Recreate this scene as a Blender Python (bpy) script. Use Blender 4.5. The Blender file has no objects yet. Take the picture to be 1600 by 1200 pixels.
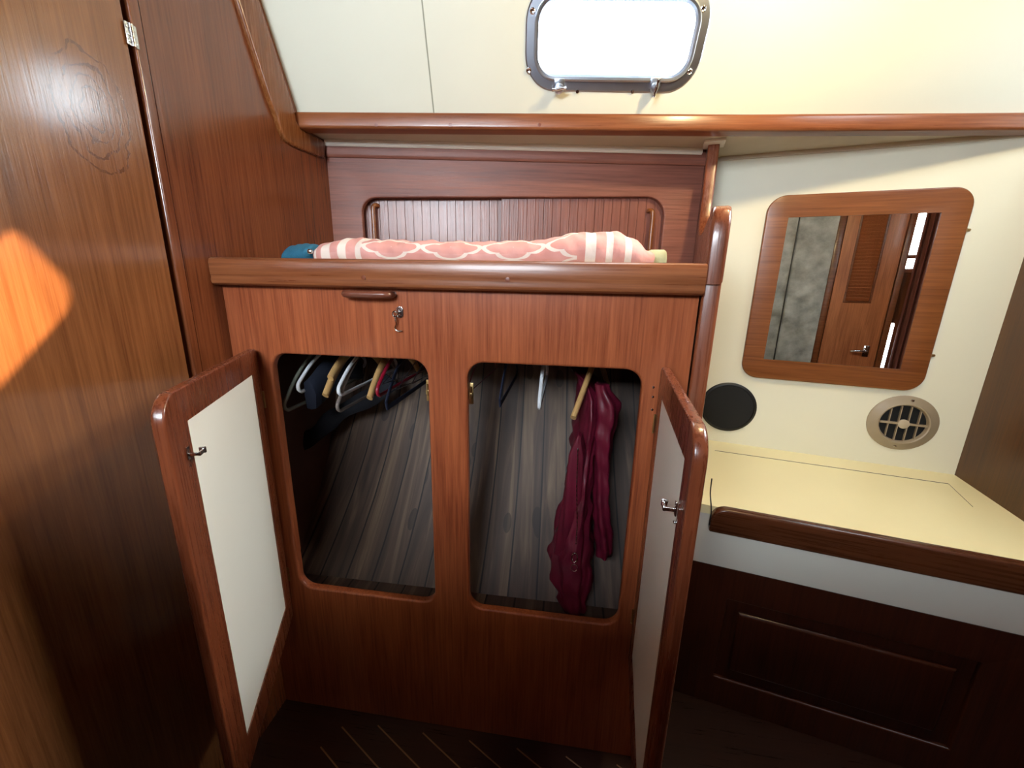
import bpy, bmesh, math, random
from mathutils import Vector, Matrix
random.seed(4)
S = bpy.context.scene
H = 1.47                      # camera height above the cabin sole; all z below are relative to it
# ------------------------------------------------------------------ camera
F = 625.61
M = Matrix(((0.9905728155, 0.1356558806, 0.0190520119), (-0.0516710872, 0.2412037611, 0.9690979540), (-0.1268684195, 0.9609465265, -0.2459393756)))
CP = Vector((0, -1, 0))
cd = bpy.data.cameras.new('camera'); cam = bpy.data.objects.new('camera', cd); S.collection.objects.link(cam)
cd.sensor_width = 36; cd.lens = 36 * F / 1600; cd.clip_start = 0.02
R = Matrix((M[0], M[1], -M[2])).transposed()
cam.matrix_world = Matrix.Translation(CP + Vector((0, 0, H))) @ R.to_4x4()
S.camera = cam
# ------------------------------------------------------------------ light
S.view_settings.view_transform = 'Standard'; S.view_settings.look = 'None'
S.view_settings.exposure = 0.0; S.view_settings.gamma = 1; S.view_settings.use_curve_mapping = False
w = bpy.data.worlds.new('sky'); S.world = w; w.use_nodes = True
bg = w.node_tree.nodes['Background']; bg.inputs[0].default_value = (0.80, 0.93, 1.0, 1); bg.inputs[1].default_value = 18.0
def lamp(name, kind, loc, energy, col, size=None, sizey=None, aim=None, **k):
    l = bpy.data.lights.new(name, kind); l.energy = energy; l.color = col
    if kind == 'AREA':
        l.shape = 'RECTANGLE'; l.size = size; l.size_y = sizey or size
    elif kind != 'SUN': l.shadow_soft_size = size
    else: l.angle = size
    for a, b in k.items(): setattr(l, a, b)
    o = bpy.data.objects.new(name, l); S.collection.objects.link(o); o.location = Vector(loc) + Vector((0, 0, H))
    if aim is not None: o.rotation_euler = Vector(aim).to_track_quat('-Z', 'Y').to_euler()
    return o
lamp('sun', 'SUN', (3, 3, 3), 34.0, (1, 0.74, 0.44), 0.012, aim=(-0.81, -0.75, -0.665))
lamp('window_daylight', 'AREA', (-0.50, -2.06, 0.62), 50, (0.80, 0.90, 1.0), 0.80, 0.46, aim=(0, 1, 0))
lamp('added_door_fill', 'AREA', (1.40, -0.10, 0.97), 6, (0.86, 0.94, 1.0), 0.36, 0.36, aim=(-2.1, -.18, -1.5), spread=math.radians(60))  # cool fill light added overhead to brighten the left door panel
lamp('lamp_bulb', 'POINT', (0.58, -0.08, 0.85), 30.0, (1, 0.78, 0.42), 0.05)

# ------------------------------------------------------------------ measuring helpers
def ray(x, y): return M.transposed() @ Vector(((x - 800) / F, -(y - 600) / F, 1.0))
def hit(x, y, P, N):
    d = ray(x, y); N = Vector(N); return CP + d * ((Vector(P) - CP).dot(N) / d.dot(N))
def hx(x, y, X): return hit(x, y, (X, 0, 0), (1, 0, 0))
def hy(x, y, Y): return hit(x, y, (0, Y, 0), (0, 1, 0))
def hz(x, y, Z): return hit(x, y, (0, 0, Z), (0, 0, 1))
# ------------------------------------------------------------------ materials
def lin(c): return tuple(((v / 255) / 12.92 if v / 255 <= .04045 else ((v / 255 + .055) / 1.055) ** 2.4) for v in c) + (1,)
class NT:
    def __init__(s, name):
        s.m = bpy.data.materials.new(name); s.m.use_nodes = True; s.t = s.m.node_tree; s.b = s.t.nodes['Principled BSDF']
    def n(s, kind, **k):
        o = s.t.nodes.new(kind)
        for a, b in k.items():
            if a.startswith('i_'):
                key = a[2:]; key = int(key) if key.isdigit() else key
                s.set(o.inputs[key], b)
            else: setattr(o, a, b)
        return o
    def set(s, sock, v):
        if isinstance(v, bpy.types.NodeSocket): s.t.links.new(v, sock)
        else: sock.default_value = v
    def math(s, op, a, b=0.0, c=0.0):
        o = s.n('ShaderNodeMath', operation=op); s.set(o.inputs[0], a); s.set(o.inputs[1], b); s.set(o.inputs[2], c); return o.outputs[0]
    def ramp(s, f, stops):
        o = s.n('ShaderNodeValToRGB'); s.set(o.inputs[0], f); e = o.color_ramp.elements
        while len(e) < len(stops): e.new(0.5)
        for i, (p, c) in enumerate(stops): e[i].position = p; e[i].color = c
        return o.outputs[0]
def plain(name, col, rough=.5, metal=0.0, coat=0.0, noise=0.0, bump=0.0, nscale=40, spec=.5):
    t = NT(name); b = t.b; b.inputs['Roughness'].default_value = rough; b.inputs['Metallic'].default_value = metal
    b.inputs['Coat Weight'].default_value = coat; b.inputs['Specular IOR Level'].default_value = spec
    c = lin(col); tc = t.n('ShaderNodeTexCoord')
    nz = t.n('ShaderNodeTexNoise', i_Scale=nscale, i_Detail=4.0); t.set(nz.inputs['Vector'], tc.outputs['Object'])
    d = tuple(v * (1 - noise) for v in c[:3]) + (1,)
    t.set(b.inputs['Base Color'], t.ramp(nz.outputs[0], [(.35, d), (.65, c)]))
    if bump:
        bp = t.n('ShaderNodeBump', i_Strength=bump, i_Distance=.002); t.set(bp.inputs['Height'], nz.outputs[0]); t.set(b.inputs['Normal'], bp.outputs[0])
    return t.m
def teak(name, light, dark, axis='Z', rough=.3, coat=.25, seed=0., grain=1.0, bump=.15, figure=.5, k=.62, knot=None, crough=.12):
    """Varnished teak, grain running along axis."""
    t = NT(name); b = t.b
    tc = t.n('ShaderNodeTexCoord')
    lo = {'X': (1, 9, 9), 'Y': (9, 1, 9), 'Z': (9, 9, 1)}[axis]
    mp = t.n('ShaderNodeMapping'); t.set(mp.inputs[0], tc.outputs['Object']); mp.inputs['Location'].default_value = (seed, seed * .7, seed * 1.3)
    mp.inputs['Scale'].default_value = tuple(v * grain for v in lo)
    n1 = t.n('ShaderNodeTexNoise', i_Scale=1.0, i_Detail=3.0, i_Distortion=.25); t.set(n1.inputs['Vector'], mp.outputs[0])
    wv = t.n('ShaderNodeMath', operation='MULTIPLY'); t.set(wv.inputs[0], n1.outputs[0]); wv.inputs[1].default_value = 26
    sn = t.math('SINE', wv.outputs[0]); sn = t.math('MULTIPLY_ADD', sn, .5, .5)
    mp2 = t.n('ShaderNodeMapping'); t.set(mp2.inputs[0], tc.outputs['Object'])
    mp2.inputs['Scale'].default_value = tuple((2.2 if v == 1 else 75) for v in lo)
    n2 = t.n('ShaderNodeTexNoise', i_Scale=2.2, i_Detail=5.0, i_Roughness=.65); t.set(n2.inputs['Vector'], mp2.outputs[0])
    n3 = t.n('ShaderNodeTexNoise', i_Scale=1.7, i_Detail=1.0); t.set(n3.inputs['Vector'], tc.outputs['Object'])
    f = t.math('ADD', t.math('MULTIPLY', sn, .18 * figure), t.math('ADD', t.math('MULTIPLY', n2.outputs[0], .75), t.math('MULTIPLY', n3.outputs[0], .35)))
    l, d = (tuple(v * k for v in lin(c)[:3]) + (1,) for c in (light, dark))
    mid = tuple((a + c) / 2 for a, c in zip(l, d))
    hgt = t.math('ADD', n2.outputs[0], t.math('MULTIPLY', sn, .12 * figure))
    if knot:                                  # cathedral figure in the veneer
        sx = t.n('ShaderNodeSeparateXYZ'); t.set(sx.inputs[0], tc.outputs['Object'])
        n4 = t.n('ShaderNodeTexNoise', i_Scale=26.0, i_Detail=3.0); t.set(n4.inputs['Vector'], tc.outputs['Object'])
        dy = t.math('DIVIDE', t.math('SUBTRACT', sx.outputs[1], knot[0]), .055); dz = t.math('DIVIDE', t.math('SUBTRACT', sx.outputs[2], knot[1]), .095)
        r_ = t.math('ADD', t.math('SQRT', t.math('ADD', t.math('MULTIPLY', dy, dy), t.math('MULTIPLY', dz, dz))), t.math('MULTIPLY', t.math('SUBTRACT', n4.outputs[0], .5), .55))
        ln = t.math('GREATER_THAN', t.math('SINE', t.math('MULTIPLY', r_, 24)), .80)
        msk = t.math('MULTIPLY', t.math('MULTIPLY', ln, t.math('LESS_THAN', r_, 1.25)), t.math('GREATER_THAN', n2.outputs[0], .44))
        f = t.math('SUBTRACT', f, t.math('MULTIPLY', msk, .45)); hgt = t.math('SUBTRACT', hgt, t.math('MULTIPLY', msk, 1.2))
    t.set(b.inputs['Base Color'], t.ramp(f, [(.38, d), (.56, mid), (.78, l)]))
    t.set(b.inputs['Roughness'], t.math('MULTIPLY_ADD', n2.outputs[0], .18, rough - .09))
    b.inputs['Coat Weight'].default_value = coat; b.inputs['Coat Roughness'].default_value = crough; b.inputs['Specular IOR Level'].default_value = .4
    bp = t.n('ShaderNodeBump', i_Strength=bump, i_Distance=.002); t.set(bp.inputs['Height'], hgt); t.set(b.inputs['Normal'], bp.outputs[0]); bc = t.n('ShaderNodeBump', i_Strength=bump * .3, i_Distance=.002); t.set(bc.inputs['Height'], hgt); t.set(b.inputs['Coat Normal'], bc.outputs[0])
    return t.m
RL, RD = (186, 102, 60), (122, 54, 30)
BL, BD = (156, 96, 54), (108, 62, 34)
MT = dict(
 face=teak('teak_face', RL, RD, 'Z', rough=.36, coat=.1, seed=1, k=.8),
 bulk=teak('teak_bulkhead', BL, BD, 'Z', rough=.21, coat=1.0, seed=3.1, grain=.8, figure=.45, bump=.25, knot=(.237, 1.77), k=.7, crough=.14),
 bulk2=teak('teak_bulkhead_aft', (150, 82, 46), (98, 48, 27), 'Z', rough=.22, coat=.8, seed=7.7, figure=.35, bump=.25, crough=.16),
 railx=teak('teak_rail', (172, 104, 62), (120, 62, 34), 'X', rough=.3, coat=.15, seed=2, k=.68),
 postz=teak('teak_post', (165, 92, 58), (104, 50, 32), 'Z', rough=.28, coat=.35, seed=5),
 doorz=teak('teak_door', (150, 78, 46), (92, 42, 26), 'Z', rough=.28, coat=.35, seed=9),
 backx=teak('teak_back_panel', (150, 92, 74), (104, 58, 46), 'X', rough=.46, coat=.0, seed=4, bump=.35, k=.9),
 slat=teak('teak_slat', (150, 92, 76), (104, 60, 50), 'Z', rough=.3, coat=.1, seed=6, bump=.5, k=.9),
 mirx=teak('teak_mirror_frame', (176, 108, 58), (124, 66, 30), 'X', rough=.32, coat=.2, seed=8),
 trimz=teak('teak_trim', (165, 100, 52), (112, 60, 28), 'Z', rough=.27, coat=.35, seed=10),
 right=teak('teak_right', (120, 76, 36), (84, 50, 22), 'Z', rough=.42, coat=.05, seed=12),
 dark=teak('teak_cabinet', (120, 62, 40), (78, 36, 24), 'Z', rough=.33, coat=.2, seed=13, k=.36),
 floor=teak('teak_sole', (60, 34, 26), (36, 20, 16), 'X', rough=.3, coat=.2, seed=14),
 white=plain('white_laminate', (236, 234, 222), rough=.42, spec=.4, noise=.03, nscale=3),
 wallw=plain('cream_hull_liner', (232, 228, 205), rough=.5, noise=.04, nscale=2),
 formica=plain('white_formica_door_panel', (232, 228, 214), rough=.35, noise=.02, nscale=4),
 soff=plain('beige_soffit', (200, 188, 168), rough=.6, noise=.06, nscale=12),
 vinyl=plain('white_vinyl_trim', (232, 226, 214), rough=.35),
 counter=plain('cream_counter', (246, 234, 186), rough=.38, noise=.02, nscale=5),
 steel=plain('polished_steel', (190, 198, 210), rough=.3, metal=1.0, noise=.15, nscale=9),
 chrome=plain('chrome', (215, 215, 215), rough=.15, metal=1.0),
 brass=plain('brass', (205, 175, 120), rough=.3, metal=1.0, noise=.2),
 black=plain('black_cloth_grille', (14, 15, 16), rough=.8, bump=.4, nscale=600),
 rubber=plain('black_plastic', (16, 17, 19), rough=.45),
 vent=plain('taupe_plastic', (158, 142, 118), rough=.45, noise=.05),
 hub=plain('pale_plastic', (186, 172, 148), rough=.45),
 hole=plain('dark_duct', (10, 11, 14), rough=.9),
 blue=plain('teal_blue_cloth', (34, 98, 124), rough=.85, noise=.15, bump=.5, nscale=300),
 foam=plain('sage_foam', (176, 176, 140), rough=.9, noise=.1, bump=.4, nscale=120),
 hwood=plain('hanger_beech', (206, 164, 106), rough=.4, noise=.12, nscale=30),
 hwhite=plain('white_plastic', (225, 228, 232), rough=.3),
 hnavy=plain('navy_velvet', (16, 24, 48), rough=.8),
 hgrey=plain('grey_green_plastic', (128, 130, 116), rough=.35),
 hred=plain('red_plastic', (140, 22, 44), rough=.3),
 hclear=plain('smoke_plastic', (120, 110, 104), rough=.2),
 wire=plain('wire', (150, 150, 155), rough=.3, metal=1.0),
 sheet=plain('mattress_ticking', (196, 190, 176), rough=.9, noise=.05),
 ply=plain('locker_ply', (96, 66, 48), rough=.6, noise=.2, nscale=14),
 doorfar=teak('teak_passage_door', (196, 122, 78), (140, 80, 48), 'Z', rough=.35, coat=.2, seed=21, k=1.2),
 liner=plain('cream_upper_liner', (214, 213, 196), rough=.5, noise=.04, nscale=2),
 pull=teak('teak_pull', (150, 88, 66), (104, 56, 42), 'X', rough=.3, coat=.35, seed=15),
 edge=teak('teak_counter_edge', (122, 68, 38), (78, 40, 22), 'X', rough=.28, coat=.35, seed=16),
 denim=None)
def denim_mat():
    t = NT('grey_washed_canvas'); tc = t.n('ShaderNodeTexCoord')
    a = t.n('ShaderNodeTexNoise', i_Scale=7.0, i_Detail=6.0, i_Roughness=.6); t.set(a.inputs['Vector'], tc.outputs['Object'])
    t.set(t.b.inputs['Base Color'], t.ramp(a.outputs[0], [(.3, lin((150, 154, 154))), (.7, lin((212, 216, 214)))]))
    t.b.inputs['Roughness'].default_value = .9
    bp = t.n('ShaderNodeBump', i_Strength=.8, i_Distance=.01); t.set(bp.inputs['Height'], a.outputs[0]); t.set(t.b.inputs['Normal'], bp.outputs[0])
    return t.m
MT['denim'] = denim_mat()
MT['robe'] = plain('maroon_satin', (98, 15, 38), rough=.45, noise=.3, nscale=14, spec=.5, bump=.9)
MT['curtain'] = plain('brown_curtain', (120, 66, 52), rough=.8, noise=.1)
def glass_mat():
    t = NT('port_glass'); nt = t.t; out = nt.nodes['Material Output']
    tr = t.n('ShaderNodeBsdfTransparent'); gl = t.n('ShaderNodeBsdfGlossy'); gl.inputs['Roughness'].default_value = .02
    mx = t.n('ShaderNodeMixShader'); mx.inputs[0].default_value = .06
    nt.links.new(tr.outputs[0], mx.inputs[1]); nt.links.new(gl.outputs[0], mx.inputs[2]); nt.links.new(mx.outputs[0], out.inputs[0])
    return t.m
MT['glass'] = glass_mat()
def mirror_mat():
    t = NT('mirror_glass'); t.b.inputs['Metallic'].default_value = 1; t.b.inputs['Roughness'].default_value = .0
    t.b.inputs['Base Color'].default_value = (.9, .92, .91, 1); return t.m
MT['mirror'] = mirror_mat()
def cedar_mat():
    t = NT('cedar_lining'); tc = t.n('ShaderNodeTexCoord'); sx = t.n('ShaderNodeSeparateXYZ'); t.set(sx.inputs[0], tc.outputs['Object'])
    x, z = sx.outputs[0], sx.outputs[2]
    k = t.math('MULTIPLY_ADD', x, -.26, .02)
    wv = t.math('SUBTRACT', x, t.math('MULTIPLY', z, k))
    cell = t.math('MULTIPLY', wv, 10.5); fr = t.math('FRACT', cell); idn = t.math('FLOOR', cell)
    edge = t.math('LESS_THAN', t.math('ABSOLUTE', t.math('SUBTRACT', fr, .5)), .47)
    cb = t.n('ShaderNodeCombineXYZ'); t.set(cb.inputs[0], t.math('MULTIPLY', wv, 22)); t.set(cb.inputs[1], t.math('MULTIPLY', idn, 3.7)); t.set(cb.inputs[2], t.math('MULTIPLY', z, 2.2))
    n1 = t.n('ShaderNodeTexNoise', i_Scale=1.0, i_Detail=5.0, i_Distortion=1.2); t.set(n1.inputs['Vector'], cb.outputs[0])
    cb2 = t.n('ShaderNodeCombineXYZ'); t.set(cb2.inputs[0], t.math('MULTIPLY', wv, 9)); t.set(cb2.inputs[1], idn); t.set(cb2.inputs[2], t.math('MULTIPLY', z, 5))
    vo = t.n('ShaderNodeTexVoronoi', i_Scale=1.0); t.set(vo.inputs['Vector'], cb2.outputs[0])
    knot = t.math('LESS_THAN', vo.outputs['Distance'], .17)
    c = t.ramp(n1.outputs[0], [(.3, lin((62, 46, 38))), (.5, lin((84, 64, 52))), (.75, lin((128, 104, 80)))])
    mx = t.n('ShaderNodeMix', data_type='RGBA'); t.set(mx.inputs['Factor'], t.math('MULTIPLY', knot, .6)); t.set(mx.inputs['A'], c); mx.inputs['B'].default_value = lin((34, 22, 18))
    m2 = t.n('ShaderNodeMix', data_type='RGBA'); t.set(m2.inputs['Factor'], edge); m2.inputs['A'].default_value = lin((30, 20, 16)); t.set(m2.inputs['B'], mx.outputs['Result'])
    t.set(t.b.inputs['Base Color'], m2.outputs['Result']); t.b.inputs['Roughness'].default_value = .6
    return t.m
MT['cedar'] = cedar_mat()
def towel_mat():
    t = NT('pink_quatrefoil_cotton'); uv = t.n('ShaderNodeUVMap'); sx = t.n('ShaderNodeSeparateXYZ'); t.set(sx.inputs[0], uv.outputs[0])
    u, v = sx.outputs[0], sx.outputs[1]
    nz = t.n('ShaderNodeTexNoise', i_Scale=9.0, i_Detail=2.0); t.set(nz.inputs['Vector'], uv.outputs[0])
    def ring(ou, ov):
        a = t.math('ABSOLUTE', t.math('SUBTRACT', t.math('FRACT', t.math('ADD', t.math('MULTIPLY', u, 5.6), ou)), .5))
        c = t.math('ABSOLUTE', t.math('SUBTRACT', t.math('FRACT', t.math('ADD', t.math('MULTIPLY', v, 8.0), ov)), .5))
        def dist(cx, cy):
            p = t.math('POWER', t.math('SUBTRACT', a, cx), 2.0); q = t.math('POWER', t.math('SUBTRACT', c, cy), 2.0)
            return t.math('SQRT', t.math('ADD', p, q))
        d = t.math('SUBTRACT', t.math('MINIMUM', dist(.22, 0), dist(0, .22)), .25)
        return t.math('LESS_THAN', t.math('ABSOLUTE', d), .038)
    pat = t.math('MAXIMUM', ring(0., .25), 0)
    mid = t.math('MULTIPLY', t.math('GREATER_THAN', u, .16), t.math('LESS_THAN', u, .80))
    pat = t.math('MULTIPLY', pat, mid)
    def band(c, wd): return t.math('LESS_THAN', t.math('ABSOLUTE', t.math('SUBTRACT', u, c)), wd)
    for c, wd in ((.02, .006), (.062, .014), (.115, .012), (.165, .009), (.835, .014), (.885, .009), (.935, .009)):
        pat = t.math('MAXIMUM', pat, band(c, wd))
    col = t.n('ShaderNodeMix', data_type='RGBA'); t.set(col.inputs['Factor'], pat)
    t.set(col.inputs['A'], t.ramp(nz.outputs[0], [(.3, lin((204, 138, 126))), (.7, lin((216, 158, 148)))])); col.inputs['B'].default_value = lin((226, 206, 192))
    t.set(t.b.inputs['Base Color'], col.outputs['Result']); t.b.inputs['Roughness'].default_value = .9
    tc = t.n('ShaderNodeTexCoord'); n2 = t.n('ShaderNodeTexNoise', i_Scale=30.0, i_Detail=5.0); t.set(n2.inputs['Vector'], tc.outputs['Object'])
    bp = t.n('ShaderNodeBump', i_Strength=.5, i_Distance=.006); t.set(bp.inputs['Height'], n2.outputs[0]); t.set(t.b.inputs['Normal'], bp.outputs[0])
    return t.m
MT['towel'] = towel_mat()

# ------------------------------------------------------------------ object helpers
def finish(bm, ang=38):
    bmesh.ops.remove_doubles(bm, verts=bm.verts, dist=1e-6)
    bmesh.ops.recalc_face_normals(bm, faces=bm.faces)
    lim = math.radians(ang)
    for f in bm.faces: f.smooth = True
    for e in bm.edges:
        if len(e.link_faces) == 2 and e.calc_face_angle(0) > lim: e.smooth = False
WM, ROT = {}, {}                              # world matrices and board angles, so grain follows each board
def obj(name, bm, mat, parent=None, label=None, cat=None, kind=None, group=None, ang=38, rot=None):
    """All mesh coordinates come in camera-height space; the origin goes to the middle of the base."""
    finish(bm, ang)
    lo = Vector([min(v.co[i] for v in bm.verts) for i in range(3)]); hi = Vector([max(v.co[i] for v in bm.verts) for i in range(3)])
    c = Vector(((lo.x + hi.x) / 2, (lo.y + hi.y) / 2, lo.z))
    if rot is None: rot = ROT.get(parent.name, 0.0) if parent else 0.0
    bmesh.ops.translate(bm, verts=bm.verts, vec=-c); bmesh.ops.rotate(bm, verts=bm.verts, cent=(0, 0, 0), matrix=Matrix.Rotation(-rot, 3, 'Z'))
    me = bpy.data.meshes.new(name); bm.to_mesh(me); bm.free()
    me.materials.append(MT[mat] if isinstance(mat, str) else mat)
    o = bpy.data.objects.new(name, me); S.collection.objects.link(o)
    cw = c + Vector((0, 0, H))
    W = Matrix.Translation(cw) @ Matrix.Rotation(rot, 4, 'Z'); WM[o.name] = W; ROT[o.name] = rot
    if parent: o.parent = parent; o.matrix_basis = WM[parent.name].inverted() @ W
    else: o.matrix_basis = W
    if label: o['label'] = label
    if cat: o['category'] = cat
    if kind: o['kind'] = kind
    if group: o['group'] = group
    return o
def struct(name, bm, mat, **k): return obj(name, bm, mat, kind='structure', **k)
def thing(name, loc, label, cat, group=None, kind=None, rot=0.0):
    o = bpy.data.objects.new(name, None); S.collection.objects.link(o); o.location = Vector(loc) + Vector((0, 0, H)); o.empty_display_size = .05
    WM[o.name] = Matrix.Translation(o.location); ROT[o.name] = rot
    if label: o['label'] = label
    if cat: o['category'] = cat
    if group: o['group'] = group
    if kind: o['kind'] = kind
    return o
class Fr:
    """Local frame: origin O, axes U, V and outward normal N."""
    def __init__(s, O, U, V, N): s.O, s.U, s.V, s.N = Vector(O), Vector(U).normalized(), Vector(V).normalized(), Vector(N).normalized()
    def p(s, u, v, n=0): return s.O + s.U * u + s.V * v + s.N * n
    def uv(s, x, y, n=0):
        q = hit(x, y, s.O + s.N * n, s.N) - s.O; return q.dot(s.U), q.dot(s.V)
def rr(u0, v0, u1, v1, r, seg=8, shear=0.0):
    """Rounded rectangle as a function of outward offset."""
    rs = r if isinstance(r, (tuple, list)) else (r,) * 4      # corners: bl, br, tr, tl
    def f(o=0.0):
        pts = []
        for (cx, cy, sx, sy, a0), q in zip(((u0, v0, 1, 1, 180), (u1, v0, -1, 1, 270), (u1, v1, -1, -1, 0), (u0, v1, 1, -1, 90)), rs):
            R_ = max(q + o, 1e-4); X = cx - sx * o + sx * R_; Y = cy - sy * o + sy * R_
            for i in range(seg + 1):
                a = math.radians(a0 + 90 * i / seg); px, py = X + R_ * math.cos(a), Y + R_ * math.sin(a)
                pts.append((px, py + shear * (px - (u0 + u1) / 2)))
        return pts
    return f
def circ(cu, cv, r, seg=40):
    return lambda o=0.0: [(cu + (r + o) * math.cos(2 * math.pi * i / seg), cv + (r + o) * math.sin(2 * math.pi * i / seg)) for i in range(seg)]
def poly(pts):
    """Polygon (ccw) as a function of outward offset by mitred vertices."""
    def f(o=0.0):
        n = len(pts); out = []
        for i in range(n):
            a, b, c = Vector(pts[i - 1]), Vector(pts[i]), Vector(pts[(i + 1) % n])
            e1, e2 = (b - a).normalized(), (c - b).normalized()
            n1, n2 = Vector((e1.y, -e1.x)), Vector((e2.y, -e2.x)); m = (n1 + n2)
            if m.length < 1e-6: m = n1
            m.normalize(); k = o / max(m.dot(n1), .4); out.append(tuple(b + m * k))
        return out
    return f
def plate(bm, fr, outer, holes=(), th=.02, n=0.0, b=0.0, hb=0.0, bb=0.0, seg=4):
    """Flat board: front face at n, back at n - th, front edge rounded by b, hole edges by hb, back edge by bb."""
    def rings(fn, sgn, rb, rbb):
        L = []
        if rb > 0:
            for i in range(seg + 1):
                a = math.pi / 2 * i / seg; L.append((-sgn * rb * (1 - math.sin(a)), n - rb * (1 - math.cos(a))))
        else: L.append((0, n))
        if rbb > 0:
            for i in range(seg + 1):
                a = math.pi / 2 * i / seg; L.append((-sgn * rbb * (1 - math.cos(a)), n - th + rbb * (1 - math.sin(a))))
        else: L.append((0, n - th))
        V = [[bm.verts.new(fr.p(u, v, d)) for u, v in fn(o)] for o, d in L]
        for A, B in zip(V, V[1:]):
            k = len(A)
            for i in range(k): bm.faces.new((A[i], A[(i + 1) % k], B[(i + 1) % k], B[i]))
        return V[0], V[-1]
    fl, bl = [], []
    A, B = rings(outer, 1, b, bb); fl.append(A); bl.append(B)
    for h in holes:
        A, B = rings(h, -1, hb, 0); fl.append(A); bl.append(B)
    for loops in (fl, bl):
        if len(loops) == 1 and len(loops[0]) <= 64 and not holes:
            bm.faces.new(loops[0])
        else:
            es = []
            for L in loops:
                for i in range(len(L)):
                    e = bm.edges.get((L[i], L[(i + 1) % len(L)])); es.append(e)
            bmesh.ops.triangle_fill(bm, edges=es, use_beauty=True, use_dissolve=False, normal=fr.N)
    return bm
def NB(): return bmesh.new()
def box(bm, lo, hi, bev=0.0, fr=None, seg=2):
    lo, hi = Vector(lo), Vector(hi)
    r = bmesh.ops.create_cube(bm, size=1.0); vs = r['verts']
    for v in vs:
        c = Vector([lo[i] + (v.co[i] + .5) * (hi[i] - lo[i]) for i in range(3)])
        v.co = c
    if bev > 0:
        es = list({e for v in vs for e in v.link_edges}); g = bmesh.ops.bevel(bm, geom=es, offset=bev, segments=seg, profile=.5, affect='EDGES')
        vs = list(set(vs) | set(g['verts'])); vs = [v for v in vs if v.is_valid]
        if fr:
            allv = {v for f in g['faces'] for v in f.verts} | {v for v in vs}
            vs = list(allv)
    if fr:
        seen = set(vs); st = list(vs)
        while st:
            v = st.pop()
            for e in v.link_edges:
                o = e.other_vert(v)
                if o not in seen: seen.add(o); st.append(o)
        for v in seen: v.co = fr.p(v.co.x, v.co.y, v.co.z)
    return bm
def tube(bm, path, rad, seg=10, closed=False, up=None, cap=True):
    """Sweep an ellipse (rx, ry) along a path; rad is a number, a pair or a list of them."""
    P = [Vector(p) for p in path]; n = len(P)
    R_ = rad if isinstance(rad, list) else [rad] * n; R_ = [(r, r) if not isinstance(r, tuple) else r for r in R_]
    rings = []; ref = Vector(up) if up else None
    for i in range(n):
        if closed: t = (P[(i + 1) % n] - P[i - 1])
        else: t = P[min(i + 1, n - 1)] - P[max(i - 1, 0)]
        t.normalize()
        if ref is None: ref = t.orthogonal()
        s = ref - t * ref.dot(t)
        if s.length < 1e-5: s = t.orthogonal()
        s.normalize(); b = t.cross(s)
        if not up: ref = s
        rings.append([bm.verts.new(P[i] + s * (R_[i][0] * math.cos(2 * math.pi * k / seg)) + b * (R_[i][1] * math.sin(2 * math.pi * k / seg))) for k in range(seg)])
    pairs = list(zip(rings, rings[1:])) + ([(rings[-1], rings[0])] if closed else [])
    for A, B in pairs:
        for k in range(seg): bm.faces.new((A[k], A[(k + 1) % seg], B[(k + 1) % seg], B[k]))
    if not closed and cap: bm.faces.new(rings[0]); bm.faces.new(rings[-1])
    return bm
def lathe(bm, fr, prof, cu=0, cv=0, seg=32, cap=True):
    rings = [[bm.verts.new(fr.p(cu + r * math.cos(2 * math.pi * k / seg), cv + r * math.sin(2 * math.pi * k / seg), n)) for k in range(seg)] for r, n in prof]
    for A, B in zip(rings, rings[1:]):
        for k in range(seg): bm.faces.new((A[k], A[(k + 1) % seg], B[(k + 1) % seg], B[k]))
    if cap: bm.faces.new(rings[0]); bm.faces.new(rings[-1])
    return bm
def smooth_path(pts, k=6):
    """Catmull-Rom through points."""
    P = [Vector(p) for p in pts]; out = []
    for i in range(len(P) - 1):
        a, b, c, d = P[max(i - 1, 0)], P[i], P[i + 1], P[min(i + 2, len(P) - 1)]
        for j in range(k):
            t = j / k; out.append(.5 * ((2 * b) + (c - a) * t + (2 * a - 5 * b + 4 * c - d) * t * t + (3 * b - 3 * c + d - a) * t ** 3))
    out.append(P[-1]); return out
Z = (0, 0, 1)
def screw(fr, u, v, parent, n=0, r=.005, mat='chrome'):
    return obj('screw', lathe(NB(), fr, [(r, n), (r, n + .0015), (r * .7, n + .003), (r * .1, n + .0034)], u, v, 12), mat, parent)

# ================================================================== SETTING
FL = -H
BX = -.93                                             # left bulkhead
FB = Fr((BX, 0, 0), (0, 1, 0), Z, (1, 0, 0))          # u = y, v = z
# floor with diagonal boards
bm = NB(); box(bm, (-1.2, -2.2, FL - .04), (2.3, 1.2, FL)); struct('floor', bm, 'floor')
fl_ang = math.radians(-28)
bm = NB()
for i in range(-14, 15):
    d = Vector((math.cos(fl_ang), math.sin(fl_ang), 0)); nrm = Vector((-d.y, d.x, 0)); c = Vector((-.1, -.45, FL)) + nrm * i * .075
    a, b_ = c - d * .75, c + d * .75
    fr = Fr(c, d, nrm, Z)
    u0, u1 = -.7, .7
    # clip to the open floor in front of the locker
    def cl(u): q = fr.p(u, 0); return -.9 < q.x < .95 and -1.15 < q.y < -.03
    us = [u for u in [u0 + (u1 - u0) * k / 60 for k in range(61)] if cl(u)]
    if len(us) > 4: box(bm, (us[0], -.002, 0), (us[-1], .002, .0006), fr=fr)
struct('trim_7', bm, plain('sole_caulk', (120, 86, 60), rough=.5))
# ceiling
bm = NB(); plate(bm, Fr((0, 0, .95), (1, 0, 0), (0, 1, 0), (0, 0, -1)), poly([(-1.2, -2.2), (2.3, -2.2), (2.3, .54), (-1.2, .20)]), [rr(1.18, -.32, 1.62, .12, .04)], th=.05); struct('ceiling', bm, 'dark')  # ceiling opening added to let the door panel fill in
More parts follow.
